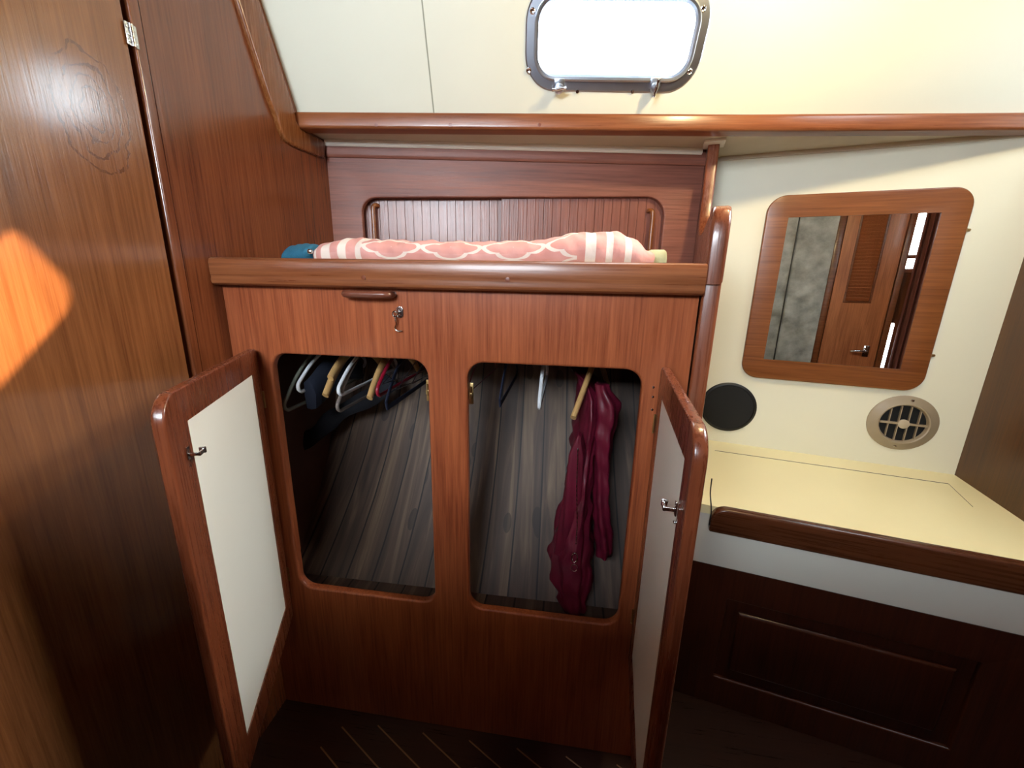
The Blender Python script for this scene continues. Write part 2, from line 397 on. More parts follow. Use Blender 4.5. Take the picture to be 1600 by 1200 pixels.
# left bulkhead, its jamb strip and the door beside it
bm = NB(); plate(bm, FB, rr(-.10, FL, .70, .95, .0005), th=.04); struct('wall_left', bm, 'bulk2')
bm = NB(); plate(bm, FB, rr(-.126, FL, -.101, .95, .001), th=.045, n=.002, b=.004); struct('trim_1', bm, 'bulk2')
bm = NB(); box(bm, (BX - .09, -.16, FL), (BX - .055, -.10, .95)); struct('trim_8', bm, 'dark')
FD = Fr((BX, -.139, 0), (.058, .998, 0), Z, (.998, -.058, 0))      # the passage door stands slightly ajar
bm = NB(); plate(bm, FD, rr(-.661, FL + .01, -.0, .94, .001), th=.03, n=.0, b=.004)
door1 = struct('door_1', bm, 'bulk', rot=-.058)
bm = NB(); box(bm, (BX - .13, -.95, FL), (BX - .10, -.05, .95)); struct('wall_left_passage', bm, 'dark')
bm = NB(); plate(bm, FB, rr(-2.2, FL, -.81, .95, .001), th=.04); struct('wall_left_aft', bm, 'bulk2')
hp, hq = hx(197, 33, BX + .004), hx(212, 75, BX + .004)
bm = NB(); hc = -.1325
for s, (a, b_) in ((0, (-.1445, -.1345)), (1, (-.1305, -.1205))):
    plate(bm, FB, rr(a, hq.z, b_, hp.z, .002, 3), th=.002, n=.0045, b=.0008)
for k in range(5):
    z0 = hq.z + (hp.z - hq.z) * k / 5; z1 = z0 + (hp.z - hq.z) / 5 - .001
    tube(bm, [(BX + .0055, hc, z0), (BX + .0055, hc, z1)], .0042, 12)
for zz in (.2, .5, .8):
    for uu in (-.1402, -.1248):
        lathe(bm, FB, [(.003, .0045), (.003, .0058), (.001, .006)], uu, hq.z + (hp.z - hq.z) * zz, 10)
obj('hinge', bm, 'chrome', door1, label='nickel butt hinge')
# curved teak moulding on the bulkhead, following the hull liner
XS = BX + .012
out_px = [(372, 0), (395, 74), (419.5, 150), (426, 167), (432.5, 184), (438, 203), (446.6, 219), (459, 228), (476, 235.6), (508, 247.5)]
in_px = [(508, 221.5), (502, 217), (484, 208), (470, 201), (464, 190), (460.7, 176), (453, 150), (431, 80), (405, 0)]
pts = [hx(x, y, XS) for x, y in out_px + in_px]; pts = [(p.y, p.z) for p in pts]
up0 = Vector(pts[0]) + (Vector(pts[0]) - Vector(pts[1])).normalized() * .18; up1 = Vector(pts[-1]) + (Vector(pts[-1]) - Vector(pts[-2])).normalized() * .15
pts = [tuple(up0)] + pts + [tuple(up1)]
area = sum(a[0] * b_[1] - b_[0] * a[1] for a, b_ in zip(pts, pts[1:] + pts[:1]))
if area < 0: pts = pts[::-1]
bm = NB(); plate(bm, FB, poly(pts), th=.028, n=.014, b=.008); struct('trim_2', bm, 'trimz')
# upper hull liner (leaning in at the top) with the portlight
P0 = Vector((BX, .4125, .536)); nW = Vector((.08786, -.89012, -.44718)).normalized()
UW = nW.cross(Vector(Z)).normalized(); UW = UW if UW.x > 0 else -UW
VW = UW.cross(nW); VW = VW if VW.z > 0 else -VW
FW = Fr(P0, UW, VW, nW)
gl0 = FW.uv(843, 60)[0]; gl1 = FW.uv(1082, 55)[0]; gb = FW.uv(960, 118)[1]; gt = FW.uv(960, 1)[1]
ol0 = FW.uv(821, 60, .012)[0]; ol1 = FW.uv(1104, 40, .012)[0]; ob = FW.uv(960, 153, .012)[1]; ot = gt + .048
SH = -.01
hole = rr(gl0 - .012, gb - .012, gl1 + .012, gt + .012, .05, shear=SH)
bm = NB(); plate(bm, FW, rr(-.05, -.022, 3.1, .60, .0005), [hole], th=.05); struct('wall_back', bm, 'liner')
a = FW.uv(678, 177); b_ = FW.uv(679, 0); bm = NB()
box(bm, (a[0] - .002, a[1] - .02, 0), (a[0] + .002, .5, .0006), fr=FW); struct('trim_9', bm, plain('liner_seam', (140, 140, 120)))
win = thing('window_1', FW.p((ol0 + ol1) / 2, ob, 0), 'chromed rectangular opening port with two latch knobs, glowing with daylight', 'porthole', kind='structure')
bm = NB()
# flange with raised inner rim
def ringstack(fr, u0, v0, u1, v1, r, prof, seg=10, shear=0):
    b2 = NB(); f = rr(u0, v0, u1, v1, r, seg, shear); V = [[b2.verts.new(fr.p(u, v, d)) for u, v in f(o)] for o, d in prof]
    k = len(V[0])
    for A, B in zip(V, V[1:] + V[:1]):
        for i in range(k): b2.faces.new((A[i], A[(i + 1) % k], B[(i + 1) % k], B[i]))
    return b2
wd = gl0 - ol0
bm = ringstack(FW, gl0, gb, gl1, gt, .05, [(-.002, -.06), (-.002, .010), (.004, .017), (.010, .018), (.014, .014), (.016, .006), (.038, .0055), (wd - .004, .005), (wd, .002), (wd, -.001), (.02, -.001), (.02, -.06)], shear=SH)
obj('port_frame', bm, 'steel', win, ang=28)
bm = NB(); plate(bm, FW, rr(gl0, gb, gl1, gt, .05, shear=SH), th=.006, n=-.02); obj('glass_pane', bm, 'glass', win)
for x, y in ((832, 17), (826, 110), (1099, 14), (1078, 112)):
    u, v = FW.uv(x, y, .006)
    lathe_b = lathe(NB(), FW, [(.008, .004), (.008, .0065), (.006, .0075), (.003, .006), (.0005, .006)], u, v, 14); obj('screw', lathe_b, 'chrome', win)
# hinge lug and latches
for i, (x, y) in enumerate(((873, 138), (1022, 137))):
    u, v = FW.uv(x, y, .012)
    bm = NB(); box(bm, (u - .016, v - .004, .004), (u + .016, v + .026, .022), .003, FW)
    lathe(bm, FW, [(.013, .02), (.015, .026), (.013, .034), (.004, .036)], u, v, 18)
    o = obj('latch', bm, 'steel', win)
    bm = NB(); ang = (0.12, 1.45)[i]
    c = FW.p(u, v, .040); dd = UW * math.cos(ang) + VW * math.sin(ang)
    tube(bm, [c - dd * .022, c - dd * .012, c, c + dd * .012, c + dd * .022], [(.005, .005), (.0035, .0035), (.006, .006), (.0035, .0035), (.005, .005)], 10)
    obj('knob', bm, 'chrome', o)
for x in (902, 988):
    u, v = FW.uv(x, 143, .006); obj('screw', lathe(NB(), FW, [(.005, .005), (.005, .007), (.001, .0072)], u, v, 10), 'chrome', win)
# shelf: teak edge trim, soffit, white bead
def ytrim(x): return .4125 + .0987 * (x - BX) - .014
xs = [-.93, -.31, .53, 1.38, 2.1]
def run(bm, P3, sec):
    """Extrude a (offset, z) section along plan points; offset is to the left of travel (-y)."""
    rings = []
    for i, p in enumerate(P3):
        t = (Vector(P3[min(i + 1, len(P3) - 1)]) - Vector(P3[max(i - 1, 0)])); t.z = 0; t.normalize(); nn = Vector((t.y, -t.x, 0))
        rings.append([bm.verts.new(Vector(p) + nn * a + Vector((0, 0, z))) for a, z in sec])
    k = len(sec)
    for A, B in zip(rings, rings[1:]):
        for i in range(k): bm.faces.new((A[i], A[(i + 1) % k], B[(i + 1) % k], B[i]))
    bm.faces.new(rings[0]); bm.faces.new(rings[-1]); return bm
def rsec(w_, z0, z1, r=.006, k=4, off=0):
    pts = []
    for cx, cz, a0 in ((w_ - r, z0 + r, -90), (w_ - r, z1 - r, 0)):
        for i in range(k + 1):
            a = math.radians(a0 + 90 * i / k); pts.append((off + cx + r * math.cos(a), cz + r * math.sin(a)))
    return [(off, z0)] + pts + [(off, z1)]
TR = [(-.93, ytrim(-.93) + .02, 0), (-.31, ytrim(-.31) + .02, 0), (.53, ytrim(.53) + .018, 0), (1.38, .617, 0), (2.1, .645, 0)]
bm = NB(); run(bm, TR, rsec(.022, .488, .537, .009, off=0) if False else [(-.03, .488)] + rsec(.022, .488, .537, .009)[1:-1] + [(-.03, .537)]); tr3 = struct('trim_3', bm, 'railx', rot=.085)
for px in (582, 700, 842, 1066):
    p = hit(px, 190, (0, ytrim(-.3), 0), (.098, -.995, 0)); fr = Fr((p.x, ytrim(p.x) - .002, p.z), (1, .0987, 0), Z, (.098, -.995, 0))
    obj('bung', lathe(NB(), fr, [(.0055, -.004), (.0055, .0008), (.001, .001)], 0, 0, 14), 'doorz', tr3)
BP0 = Vector((-.937, .563, 0)); A8 = math.radians(8.209); UB = Vector((math.cos(A8), math.sin(A8), 0)); NBk = Vector((math.sin(A8), -math.cos(A8), 0))
A13 = math.radians(13.6); UM = Vector((math.cos(A13), -math.sin(A13), 0)); NM = Vector((-math.sin(A13), -math.cos(A13), 0)); MW0 = Vector((.5739, .8697, 0))
DP = -NM                                     # into depth, along the partition
PO = Vector((.303, -.012, 0)); NP = Vector((DP.y, -DP.x, 0))   # partition left face, NP points right
bm = NB(); fr = Fr((0, 0, .500), (1, 0, 0), (0, 1, 0), (0, 0, -1))
so = [(-.935, .41), (2.1, ytrim(2.1) + .015), (2.1, .75), (1.6, .75), (.62, .95), (.45, .95), (-.935, .68)]
plate(bm, fr, poly(so), th=.012); struct('trim_4', bm, 'soff')
bb_ = [BP0 + UB * u + NBk * .004 for u in (.012, .3, .7, 1.1, 1.42)]
bm = NB(); run(bm, bb_, [(0, .479), (.012, .479), (.017, .484), (.017, .4995), (0, .4995)]); struct('trim_5', bm, 'vinyl')
mb = [MW0 + UM * u for u in (-.0, .3, .6, .97)]
bm = NB(); run(bm, mb, [(0.0, .486), (.010, .486), (.014, .4995), (0, .4995)]); struct('trim_6', bm, 'soff')
def isect(P, D, Q, E):   # plan intersection of P+tD with Q+sE
    den = D.x * E.y - D.y * E.x; t = ((Q.x - P.x) * E.y - (Q.y - P.y) * E.x) / den; return P + D * t
TH = .038                                # partition thickness
uP = (isect(BP0, UB, PO, DP) - BP0).dot(UB) - .001
pR = PO + NP * (TH + .0005)              # partition right face
mwl = isect(MW0, UM, pR, DP); uM0 = (mwl - MW0).dot(UM); tM = (mwl - pR).dot(DP)
# mirror wall, right wall and the closing walls out of frame
FM = Fr(MW0, UM, Z, NM)
bm = NB(); plate(bm, FM, rr(uM0, FL, 1.00, .50, .0005), th=.04); struct('wall_right_back', bm, 'wallw')
RC = MW0 + UM * .975                          # right corner
FR_ = Fr(RC, -DP, Z, -UM)                     # u toward camera
bm = NB(); plate(bm, FR_, rr(-.02, FL, .60, .50, .0005), th=.03); struct('wall_right', bm, 'right', rot=math.atan2(DP.y, DP.x))
e = FR_.p(.60, 0)
bm = NB(); box(bm, (e.x + .005, e.y - .03, FL), (2.25, e.y + .01, .51)); struct('wall_right_return', bm, 'right')
bm = NB(); box(bm, (2.1, -2.2, FL), (2.2, e.y - .031, .95)); struct('wall_right_front', bm, 'bulk2')
bm = NB(); box(bm, (-1.0, 1.02, FL), (2.3, 1.06, .56)); box(bm, (-1.0, .74, .515), (2.3, 1.02, .56)); box(bm, (2.26, -.0, FL), (2.3, 1.02, .515)); struct('wall_hull', bm, 'dark')
# rear closing wall behind the camera, with a window and a passage door seen in the mirror
FF = Fr((0, -2.0, 0), (1, 0, 0), Z, (0, 1, 0))
bm = NB(); plate(bm, FF, rr(-1.1, FL, 2.1, .95, .0005), [rr(-.90, .39, -.10, .85, .05), rr(1.575, .14, 1.66, .75, .01), rr(1.575, -.70, 1.63, -.28, .01)], th=.05); struct('wall_front', bm, 'bulk2')
bm = NB(); plate(bm, FF, rr(-.93, .36, -.07, .88, .07), [rr(-.895, .395, -.105, .845, .045)], th=.02, n=.015, b=.004); w2 = struct('window_2', bm, 'steel')
bm = NB(); plate(bm, FF, rr(-.91, .38, -.09, .86, .05), th=.005, n=-.03); obj('glass_pane', bm, 'glass', w2)
bm = NB(); plate(bm, FF, rr(1.155, FL + .01, 1.555, .90, .005), [rr(1.257, -.106, 1.425, .72, .003)], th=.03, n=.035, b=.004); d2 = struct('door_2', bm, 'doorfar')
bm = NB(); plate(bm, FF, rr(1.245, -.118, 1.437, .732, .003), [rr(1.259, -.104, 1.423, .718, .003)], th=.012, n=.045, b=.004); obj('louvre_frame', bm, 'railx', d2)
bm = NB()
for i in range(28):
    z0 = -.10 + i * .029; fr = Fr((1.341, -1.975, z0 + .014), (1, 0, 0), (0, .7, .7), (0, .7, -.7)); box(bm, (-.081, -.018, -.002), (.081, .018, .002), fr=fr)
obj('louvre_slats', bm, 'doorfar', d2)
bm = NB(); q = Vector((1.48, -1.965, -.537)); box(bm, q + Vector((-.022, 0, -.05)), q + Vector((.022, .006, .05)), .003)
tube(bm, [q, q + Vector((0, .04, 0))], .009, 12); tube(bm, smooth_path([q + Vector((0, .04, 0)), q + Vector((-.03, .045, .004)), q + Vector((-.075, .045, .0)), q + Vector((-.11, .042, -.006))]), .008, 10)
obj('door_handle', bm, 'chrome', d2)
bm = NB(); box(bm, (1.56, -1.99, FL), (1.60, -1.94, .95), .004); box(bm, (1.10, -1.99, FL), (1.15, -1.955, .95), .004); struct('trim_10', bm, 'railx')
bm = NB(); box(bm, (1.57, -2.02, .255), (1.70, -1.985, .285), .003); box(bm, (1.57, -2.02, .14), (1.70, -1.985, .175), .003); struct('trim_11', bm, 'railx')

# ================================================================== LOCKER
LX0, LX1 = BX + .001, .303
lk = thing('hanging_locker', ((LX0 + LX1) / 2, 0, FL), 'built-in teak hanging locker under the berth with two open doors', 'locker')
FY = Fr((0, 0, 0), (1, 0, 0), Z, (0, -1, 0))
lo_ = rr(-.813, -.973, -.360, -.204, .045, 10); ro_ = rr(-.252, -.973, .195, -.204, .045, 10)
bm = NB(); plate(bm, FY, rr(LX0, FL + .001, LX1 - .001, -.0, .0005), [lo_, ro_], th=.022, hb=.007); obj('face_panel', bm, 'face', lk)
bm = NB(); fr = Fr((0, 0, 0), (1, 0, 0), (0, 1, 0), Z)
sec = [(0, -.021), (.024, -.021), (.031, -.016), (.033, -.008), (.031, .0), (.0325, .006), (.033, .036), (.030, .045), (.023, .049), (.006, .049), (0, .044)]
run(bm, [(LX0, .0, 0), (-.3, .0, 0), (LX1 - .001, .0, 0)], sec); fid = obj('fiddle_rail', bm, 'railx', lk)
for x, y in ((568, 434), (793, 437)):
    p = hy(x, y, -.033); fr = Fr((p.x, -.0325, p.z), (1, 0, 0), Z, (0, -1, 0)); obj('bung', lathe(NB(), fr, [(.0055, -.004), (.0055, .0012), (.001, .0015)], 0, 0, 14), 'doorz', fid)
# interior: bottom, top, ends, cedar-lined hull side
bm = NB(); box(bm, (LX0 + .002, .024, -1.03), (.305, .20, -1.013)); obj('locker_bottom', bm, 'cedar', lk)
bm = NB(); box(bm, (LX0 + .002, .0235, -.035), (.295, .55, -.015)); obj('berth_board', bm, 'ply', lk)
bm = NB(); box(bm, (LX0 + .001, .024, -1.01), (LX0 + .012, .54, -.036)); obj('end_lining', bm, 'ply', lk)
bm = NB(); ys = [(.10, -1.012), (.19, -.92), (.29, -.80), (.38, -.66), (.45, -.50), (.50, -.32), (.53, -.16), (.54, -.036)]
f_ = []
for y, z in ys:
    xr_ = .303 + .2418 * (y + .012) - .004; f_.append([bm.verts.new((LX0 + .013, y, z)), bm.verts.new((xr_, y + .01, z)), bm.verts.new((xr_, y + .025, z)), bm.verts.new((LX0 + .013, y + .015, z))])
for A, B in zip(f_, f_[1:]):
    for i in range(4): bm.faces.new((A[i], A[(i + 1) % 4], B[(i + 1) % 4], B[i]))
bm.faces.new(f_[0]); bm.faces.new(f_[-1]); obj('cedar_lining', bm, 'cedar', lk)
bm = NB(); tube(bm, [(LX0 + .012, .27, -.15), (.355, .27, -.15)], .0125, 16); obj('clothes_rail', bm, 'chrome', lk)
# pull handle above the left opening
pl, pr = hy(533, 459, -.03), hy(608, 460, -.03)
zc = pl.z; xa, xb = pl.x + .008, pr.x - .002
bm = NB(); pth = smooth_path([(xa, -.001, zc), (xa - .001, -.022, zc), (xa + .012, -.034, zc), ((xa + xb) / 2, -.036, zc), (xb - .012, -.034, zc), (xb + .001, -.022, zc), (xb, -.001, zc)], 5)
tube(bm, pth, (.0085, .0095), 12, up=Z); obj('pull_handle', bm, 'pull', lk, label='rounded teak grab pull')
# hook and eye latch
hk = hy(624, 488, -.004); fr = Fr((hk.x, -.0005, hk.z), (1, 0, 0), Z, (0, -1, 0))
bm = NB(); f = rr(-.010, -.015, .010, .015, .0095)
plate(bm, fr, f, th=.002, n=.0025, b=.001); hb_ = obj('hook_plate', bm, 'chrome', lk)
c = fr.p(-.004, -.002, .010)
bm = NB(); tube(bm, [fr.p(.003, .001, .002), fr.p(.002, .001, .012), fr.p(-.004, -.001, .016), fr.p(-.008, -.002, .01), fr.p(-.006, -.002, .003)], .0016, 8)
pts = [fr.p(-.009 + .006 * math.cos(a), -.004 + .007 * math.sin(a), .011) for a in [2 * math.pi * i / 16 for i in range(16)]]
tube(bm, pts, .002, 8, closed=True)
tube(bm, smooth_path([fr.p(-.009, -.011, .010), fr.p(-.008, -.020, .008), fr.p(-.008, -.030, .007), fr.p(-.012, -.038, .007), fr.p(-.011, -.045, .006), fr.p(-.004, -.048, .006), fr.p(.006, -.047, .006)], 4), .0021, 8)
for vv in (-.017, -.021): lathe(bm, Fr(fr.p(-.0085, vv, .009), fr.U, fr.N, fr.V), [(.0032, -.001), (.0038, 0), (.0032, .001)], 0, 0, 12)
obj('hook', bm, 'chrome', hb_)
# catch strikes on the centre stile
for x, y, s in ((664, 612, -1), (736, 617, 1)):
    p = hy(x, y, .01); x0 = -.360 if s < 0 else -.252
    bm = NB(); box(bm, (x0 - .0 if s > 0 else x0 - .012, .0225, p.z - .03), (x0 + .012 if s > 0 else x0, .0255, p.z + .03), .0006)
    box(bm, (x0 + (.002 if s > 0 else -.010), .012, p.z - .008), (x0 + (.010 if s > 0 else -.002), .0225, p.z + .004), .001)
    tube(bm, [(x0 + s * .006, .014, p.z - .012), (x0 + s * .006, .014, p.z + .022)], .0025, 8)
    obj('catch_strike', bm, 'brass', lk)
# mounting holes and screws by the right hinge
for x, y in ((1021, 605), (1020, 620), (1019, 640)): p = hy(x, y, 0); obj('screw', lathe(NB(), FY, [(.003, -.001), (.003, .0012), (.001, .0015)], p.x, p.z, 10), 'chrome', lk)
def locker_door(hx_, yaw, side, latch_px):
    """yaw: into-depth direction of the opened door; side: +1 when the inner face looks toward +x."""
    d = Vector((math.sin(yaw), math.cos(yaw), 0)); U = -d; N = Vector((d.y, -d.x, 0)) * side
    fr = Fr((hx_, -.003, 0), U, Z, N)
    wT = fr.uv(292, 652) if side > 0 else fr.uv(1069, 722); wB = fr.uv(385, 1117) if side > 0 else fr.uv(1000, 1195)
    edge = fr.uv(263, 690)[0] if side > 0 else fr.uv(1086, 690)[0]
    top = fr.uv(300, 590)[1] if side > 0 else fr.uv(1060, 616)[1]
    print('door', side, 'white outer', wT, wB, 'edge', edge, 'top', top)
    z0, z1 = -1.083, -.190
    wu = wT[0]
    outer = rr(.0, z0, edge, z1, (.004, .05, .05, .02), 10)
    inner = rr(.058, -1.005, wu, -.252, .0008, 2)
    bm = NB(); plate(bm, fr, outer, [inner], th=.021, n=0, b=.004, bb=.007)
    D = obj('door', bm, 'doorz', lk, rot=math.atan2(U.y, U.x))
    bm = NB(); plate(bm, fr, rr(.0585, -1.0045, wu - .0005, -.2525, .0008, 2), th=.012, n=-.003); obj('door_panel', bm, 'formica', D, label='white laminate inner panel')
    u, v = fr.uv(*latch_px)
    bm = NB(); box(bm, (u - .005, v - .006, 0), (u + .005, v + .018, .003), .001, fr)
    box(bm, (u - .003, v + .0, .002), (u + .002, v + .006, .020), .001, fr)
    box(bm, (u - .022, v - .001, .016), (u + .002, v + .006, .021), .0015, fr)
    box(bm, (u - .024, v - .004, .010), (u - .019, v + .008, .021), .0015, fr)
    lathe(bm, fr, [(.003, .0), (.003, .002), (.001, .003)], u, v - .018, 10)
    obj('elbow_catch', bm, 'chrome', D)
    for zz in (-.34, -.93):
        bm = NB(); tube(bm, [fr.p(-.003, zz - .025, .001), fr.p(-.003, zz + .025, .001)], .0035, 10); obj('hinge', bm, 'brass', D)
    return D
locker_door(-.850, -.4321, 1, (293, 713))
locker_door(.234, .1155, -1, (1057, 800))

# partition with its scalloped front and horn
FP = Fr(PO, DP, Z, -NP)                       # n negative goes right
prof = [(0, FL), (tM + .03, FL), (tM + .03, .4995), (.715, .4995), (.705, .40), (.69, .31), (.68, .25), (.66, .215), (.625, .19), (.57, .172), (.49, .163), (.42, .158), (.32, .156), (.22, .162), (.15, .166), (.09, .166), (.045, .160), (.018, .146), (.004, .124), (0, .10)]
pt = thing('partition_panel', (PO.x, PO.y, FL), 'teak end partition between locker and vanity with scalloped top and rounded horn', 'partition', rot=math.atan2(DP.y, DP.x))
bm = NB(); plate(bm, FP, poly(prof), th=TH, n=0, b=.007, bb=.007); obj('panel', bm, 'postz', pt)
hp_ = [(-.009, .004), (.055, .004), (.06, .10), (.075, .150), (.07, .168), (.045, .176), (.02, .172), (.002, .158), (-.008, .130), (-.010, .10)]
bm = NB(); plate(bm, FP, poly(hp_), th=.040, n=.001, b=.009, bb=.009); cap = obj('horn', bm, 'postz', pt)
fr = Fr(PO + Vector((.018, -.0098, .068)), (1, 0, 0), Z, (0, -1, 0))
obj('bung', lathe(NB(), fr, [(.006, -.003), (.006, .0008), (.001, .001)], 0, 0, 14), 'mirx', cap)
c0 = PO + DP * .70
bm = NB(); fr = Fr(c0, DP, NP, -Vector(Z)); box(bm, (-.022, -.016, -.4995), (.06, .054, -.491), .002, fr); obj('cap_moulding', bm, 'vinyl', pt)

# ================================================================== BACK OF THE BERTH
FK = Fr(BP0, UB, Z, NBk)
bk = thing('berth_cabinet', BP0 + UB * .7 + Vector((0, 0, -.03)), 'teak cabinet front behind the berth with long rounded opening and sliding slatted doors', 'cabinet', rot=A8)
u0, u1 = FK.uv(568, 362)[0], FK.uv(1037, 345)[0]
bm = NB(); plate(bm, FK, rr(.008, -.03, uP, .4999, .0005), [rr(u0, .075, u1, .320, (.02, .02, .075, .055), 10, shear=.0235)], th=.020, hb=.005); obj('panel', bm, 'backx', bk)
bm = NB(); run(bm, [FK.p(u, 0, .0005) for u in (.01, .5, 1.0, uP)], [(0, .444), (.006, .444), (.011, .449), (.012, .456), (.012, .484), (0, .484)]); obj('moulding', bm, 'backx', bk)
us = FK.uv(783, 340, -.04)[0]
def slats(ua, ub, n, pitch):
    bm = NB(); k = int(round((ub - ua) / pitch)); p = (ub - ua) / k
    for i in range(k): plate(bm, FK, rr(ua + i * p + .0004, .02, ua + (i + 1) * p - .0004, .395, .0008, 2), th=.010, n=n, b=.0007, seg=1)
    box(bm, (ua, .02, n - .014), (ub, .395, n - .0095), fr=FK); return bm
dl = obj('sliding_door', slats(u0 - .08, us + .02, -.042, .0335), 'slat', bk, ang=20); dr = obj('sliding_door', slats(us, u1 + .07, -.025, .0335), 'slat', bk, ang=20)
for (x, D, n) in ((584, dl, -.042), (1019, dr, -.025)):
    u, _ = FK.uv(x, 345, n + .025); bm = NB(); s = 1 if x < 800 else -1
    tube(bm, smooth_path([FK.p(u + .012 * s, .285, n), FK.p(u + .011 * s, .285, n + .014), FK.p(u + .004 * s, .280, n + .024), FK.p(u, .265, n + .026), FK.p(u, .2, n + .026), FK.p(u, .12, n + .026), FK.p(u, .11, n)], 5), (.0085, .0085), 12)
    obj('pull_bar', bm, 'mirx', D)
# mattress on the berth
bm = NB(); fr = Fr((0, 0, .030), (1, 0, 0), (0, 1, 0), Z)
plate(bm, fr, poly([(-.922, .034), (.292, .034), (.305, .06), (.44, .68), (.42, .70), (-.922, .52)]), th=.042, b=.012); obj('berth_mattress', bm, 'sheet', label='thin pale mattress on the berth behind the teak fiddle rail', cat='mattress')
# rolled pink towel over a pillow
def loft(secs, closed_ends=True):
    bm = NB(); V = [[bm.verts.new(p) for p in s] for s in secs]; k = len(V[0]); uvl = bm.loops.layers.uv.new('UVMap')
    n = len(V)
    for i in range(n - 1):
        for j in range(k):
            f = bm.faces.new((V[i][j], V[i][(j + 1) % k], V[i + 1][(j + 1) % k], V[i + 1][j]))
            for lp, (a, b_) in zip(f.loops, ((i, j), (i, j + 1), (i + 1, j + 1), (i + 1, j))): lp[uvl].uv = (a / (n - 1), b_ / k * .62)
    if closed_ends: bm.faces.new(V[0]); bm.faces.new(V[-1])
    return bm
def lerp(t, K):
    for (a, va), (b_, vb) in zip(K, K[1:]):
        if t <= b_: s = (t - a) / (b_ - a) if b_ > a else 0; s = s * s * (3 - 2 * s); return va + (vb - va) * s
    return K[-1][1]
secs = []; NS = 110
tl, trr = hy(492, 390, .12).x, hy(1016, 390, .12).x
for i in range(NS):
    t = i / (NS - 1); x = tl + (trr - tl) * t
    top = lerp(t, [(0, .088), (.03, .103), (.12, .114), (.3, .110), (.5, .108), (.68, .112), (.8, .132), (.9, .136), (.955, .118), (1, .088)])
    hd = lerp(t, [(0, .07), (.05, .095), (.5, .10), (.85, .11), (.96, .10), (1, .07)])
    cy, zb = .17, .031; s = []
    for j in range(44):
        a = 2 * math.pi * j / 44; ca, sa = math.cos(a), math.sin(a)
        wr = .0022 * math.sin(t * 62 + 2.2 * math.sin(a * 2 + t * 7)) * (1.0 if t < .45 else .45) + .0012 * math.sin(t * 140 + a * 5)
        yy = cy - ca * (hd + wr); zz = zb + (top - zb) * (.5 + .5 * (abs(sa) ** .75) * (1 if sa > 0 else -1)) + wr * 1.2 * max(sa, 0)
        s.append(Vector((x + .010 * math.sin(a * 2 + 1) * (1 if t in (0, 1) else 0), yy, max(zz, zb))))
    secs.append(s)
bm = loft(secs); obj('rolled_towel', bm, 'towel', label='long pink roll of quatrefoil patterned cloth with white stripes on the berth', cat='bedding', ang=60)
# blue pillow end
secs = []; xl = hy(439, 390, .12).x
for i in range(26):
    t = i / 25; x = xl + (tl - .002 - xl) * t
    top = lerp(t, [(0, .088), (.1, .094), (.5, .100), (.85, .098), (1, .085)]) ; hd = lerp(t, [(0, .05), (.15, .07), (.9, .085), (1, .06)]); s = []
    for j in range(28):
        a = 2 * math.pi * j / 28; sa = math.sin(a); s.append(Vector((x + .006 * math.sin(2 * a), .17 - math.cos(a) * hd, max(.031, (top + .031) / 2 + sa * (top - .031) / 2 + .0015 * math.sin(t * 30 + a * 3)))))
    secs.append(s)
bm = loft(secs); pil = obj('pillow', bm, 'blue', label='teal blue pillow end poking out left of the pink roll', cat='pillow', ang=60)
p = hy(484, 393, .085); fr = Fr(p, (1, 0, 0), Z, (0, -1, 0)); bm = lathe(NB(), fr, [(.007, -.004), (.007, .002), (.004, .004), (.001, .0042)], 0, 0, 16); obj('snap_button', bm, 'chrome', pil)
x0, x1 = trr + .002, hy(1040, 390, .17).x
bm = NB(); tube(bm, [(x0 + (x1 - x0) * t, .17, .031 + .031) for t in (0, .2, .5, .9, 1)], [(.027, .026), (.030, .030), (.031, .030), (.031, .030), (.028, .027)], 24); obj('foam_roll', bm, 'foam', label='small sage green roll sticking out right of the pink roll', cat='roll')

